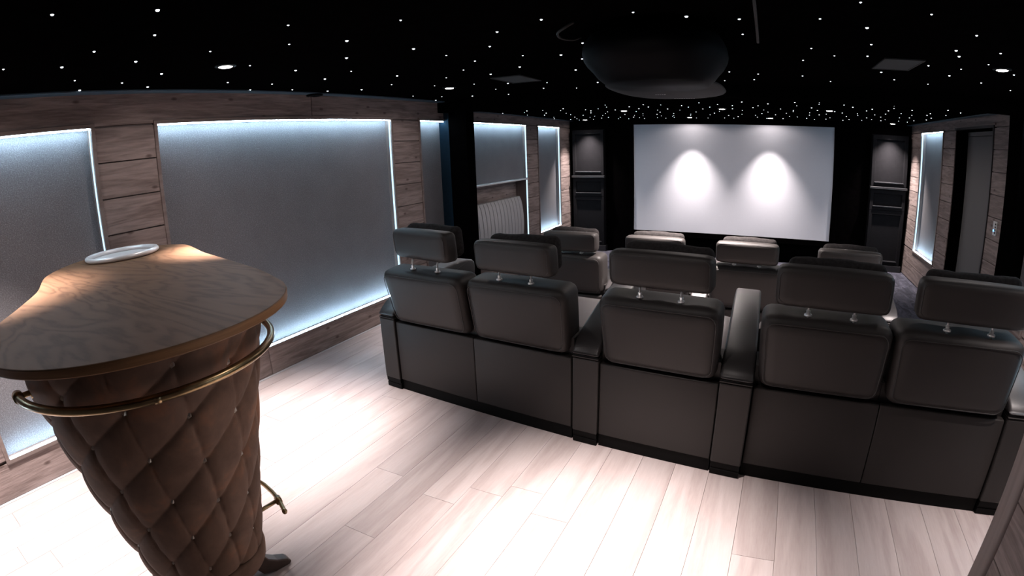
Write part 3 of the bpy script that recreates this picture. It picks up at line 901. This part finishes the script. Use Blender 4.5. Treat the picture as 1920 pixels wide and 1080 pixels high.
def make_seat(t, x0, w, drop=0.0, hx=0.0, hw=0.555, lean=1.0, headrot=0.0, lift=0.0, hh=.19):
    """One seat between x0 and x0+w: lower back panel, cushion, backrest, head rest on chrome posts, neck pillow."""
    xc = x0 + w / 2
    link('back_panel', bbox(x0 + .0015, x0 + w - .0015, 0.0, .05, .088, .556, .007, 3), 'leather', t, True)
    link('plinth', sheared(boxes([(x0, x0 + w, .016, 1.05, .0, .086)])), 'black_foot', t)
    # seat cushion and leg rest
    def sf(p):
        return Vector((p.x + xc + SHEAR * (p.y + .72), p.y + .72, p.z + .40 + .06 * (p.y / .5)))
    link('seat', cushion(w - .006, 1.10, .17, .05, 10, (0, 0, .02), sf), 'leather_lit', t, True)
    link('leg_rest', sheared(bbox(x0 + .008, x0 + w - .008, 1.17, 1.25, .10, .40, .02, 3)), 'leather', t, True)
    # backrest: upright slab leaning back, wider at the top, its top face rising to the front
    bw = w - .014
    link('back_frame', sheared(boxes([(x0 + .001, x0 + w - .001, .052, .26, .25, .66)])), 'leather_seam', t)
    def bf(p):
        tz = (p.z + .20) / .40
        k = .955 + .05 * tz
        x = p.x * k + SHEAR * (p.y + .117)
        dip = 0.0
        if p.z > .12:
            for hxp in (-.113, .113):
                dip += .012 * math.exp(-((x - hx - hxp) / .045) ** 2 - ((p.y + .035) / .06) ** 2)
        y = p.y + .117 - .065 * tz * lean
        z = p.z + .770 + (.008 * max(0, min(1, (p.y + .125) / .15)) if p.z > .1 else 0) - dip
        return Vector((x + xc, y, z))
    bk = link('backrest', cushion(bw, .27, .405, .058, 14, (0.004, .012, .004), bf), 'leather', t, True)
    # stitched seam along the rear face
    hw2, r = bw / 2 - .024, .05
    pts = []
    zl, zh = -.178, .172
    for cx, cz, a0 in ((hw2 - r, zh - r, 0), (-hw2 + r, zh - r, 90), (-hw2 + r, zl + r, 180), (hw2 - r, zl + r, 270)):
        for i in range(7):
            a = R(a0 + 90 * i / 6)
            x, z = cx + r * math.cos(a), cz + r * math.sin(a)
            pts.append(bf(Vector((x, -.137, z))))
    link('seam', tube(pts, .0028, 5, True), 'leather_seam', bk, True)
    # head rest
    hz = 1.143 - drop + lift
    hy = -.005
    cr, sr = math.cos(headrot), math.sin(headrot)
    def hf(p):
        x, y = p.x, p.y
        z = p.z
        y2 = y - .10 * z
        return Vector((xc + hx + x * cr - y2 * sr, hy + x * sr + y2 * cr, hz + z))
    hd = link('headrest', cushion(hw, .125, hh, .036, 12, (.004, .006, .004), hf), 'leather', t, True)
    pts = []
    hw3, r3 = hw / 2 - .014, .03
    for cx, cz, a0 in ((hw3 - r3, .078 - r3, 0), (-hw3 + r3, .078 - r3, 90), (-hw3 + r3, -.078 + r3, 180), (hw3 - r3, -.078 + r3, 270)):
        for i in range(6):
            a = R(a0 + 90 * i / 5)
            pts.append(hf(Vector((cx + r3 * math.cos(a), -.058, cz + r3 * math.sin(a)))))
    link('seam', tube(pts, .002, 5, True), 'leather_seam', hd, True)
    def pf(p):
        n = .003 * math.sin(31 * p.x + 11 * p.z) + .002 * math.sin(67 * p.x + 2 + xc * 9) + .006 * math.sin(9 * p.x + xc * 5)
        return Vector((xc + hx + .012 + p.x, hy + .098 + p.y + n * .4 - .1 * p.z, hz + .020 + p.z + n * .6))
    link('pillow', cushion(hw - .065, .09, .20, .04, 14, (.0, .01, .006), pf), 'pillow', hd, True)
    for s in (-1, 1):
        px = xc + hx + s * .113
        zt = .986
        po = link('post', tube([(px, -.014, zt - .02), (px, -.014, zt + .04), (px + s * .0, hy + .004, hz - .085)], .0058, 10), 'chrome', hd, True)
        cl = link('collar', lathe([(.020, -.006), (.020, .001), (.017, .004), (.010, .004), (.0105, .022), (.0062, .024)], 18), 'chrome', bk, True)
        cl.location = (px, -.014, zt + .001)

def loveseat(label, loc, rz, arm_l, arm_r, seats, group, name='recliner_sofa', tl=0.0, tr=0.0):
    global SHEAR
    SHEAR = math.tan(rz)
    t = thing(name, label, 'recliner', loc, rz, group)
    x = 0.0
    if arm_l:
        make_arm(t, x, arm_l, tl=tl)
        x += arm_l + .004
    for s in seats:
        make_seat(t, x, **s)
        x += s['w']
    if arm_r:
        x += .004
        make_arm(t, x, arm_r, tr=tr)
    return t
G1 = 'dark leather cinema seats in the rear row'
loveseat('left two-seat dark leather recliner of the rear row, nearest the wide wall panel', (-2.618, 2.905, 0), R(-6.6), .155, 0,
         [dict(w=.728, hx=-.005, hw=.53, headrot=R(-6), lean=1.5, lift=.018, hh=.20), dict(w=.725, hx=-.006, hw=.545, headrot=R(-2), lift=-.012)], G1)
loveseat('single dark leather recliner in the middle of the rear row, an armrest on each side', (-1.003, 2.715, 0), R(-5.5), .165, .175,
         [dict(w=.690, hx=.0, lift=-.004)], G1, 'recliner')
loveseat('right two-seat dark leather recliner of the rear row, its last seat cut by the frame', (.034, 2.646, 0), R(-3.5), 0, .17,
         [dict(w=.668, hx=.01, hw=.56, lift=-.018, hh=.20), dict(w=.672, hx=.03, hw=.56, headrot=R(-2), lift=-.016, hh=.20)], G1)
G2 = 'dark leather recliners in the front row'
YR = 4.86
for i, (xc, yy, lab) in enumerate([(-1.82, 4.90, 'front-row recliner at the left end, beside the radiator wall'), (-0.965, 4.86, 'front-row recliner second from the left, mostly hidden by the middle rear seat'),
                               (-0.11, 4.84, 'front-row recliner seen over the right armrest of the middle rear seat'), (0.80, 4.82, 'front-row recliner at the right end, beside the carpet aisle')]):
    w = .69
    al = .165 if i == 0 else 0
    x0 = xc - w / 2 - (al + .004 if al else 0)
    loveseat('dark leather ' + lab, (x0, yy, LOW), R(-1.5), al, .155, [dict(w=w, drop=.045, hw=.56)], G2, 'recliner')
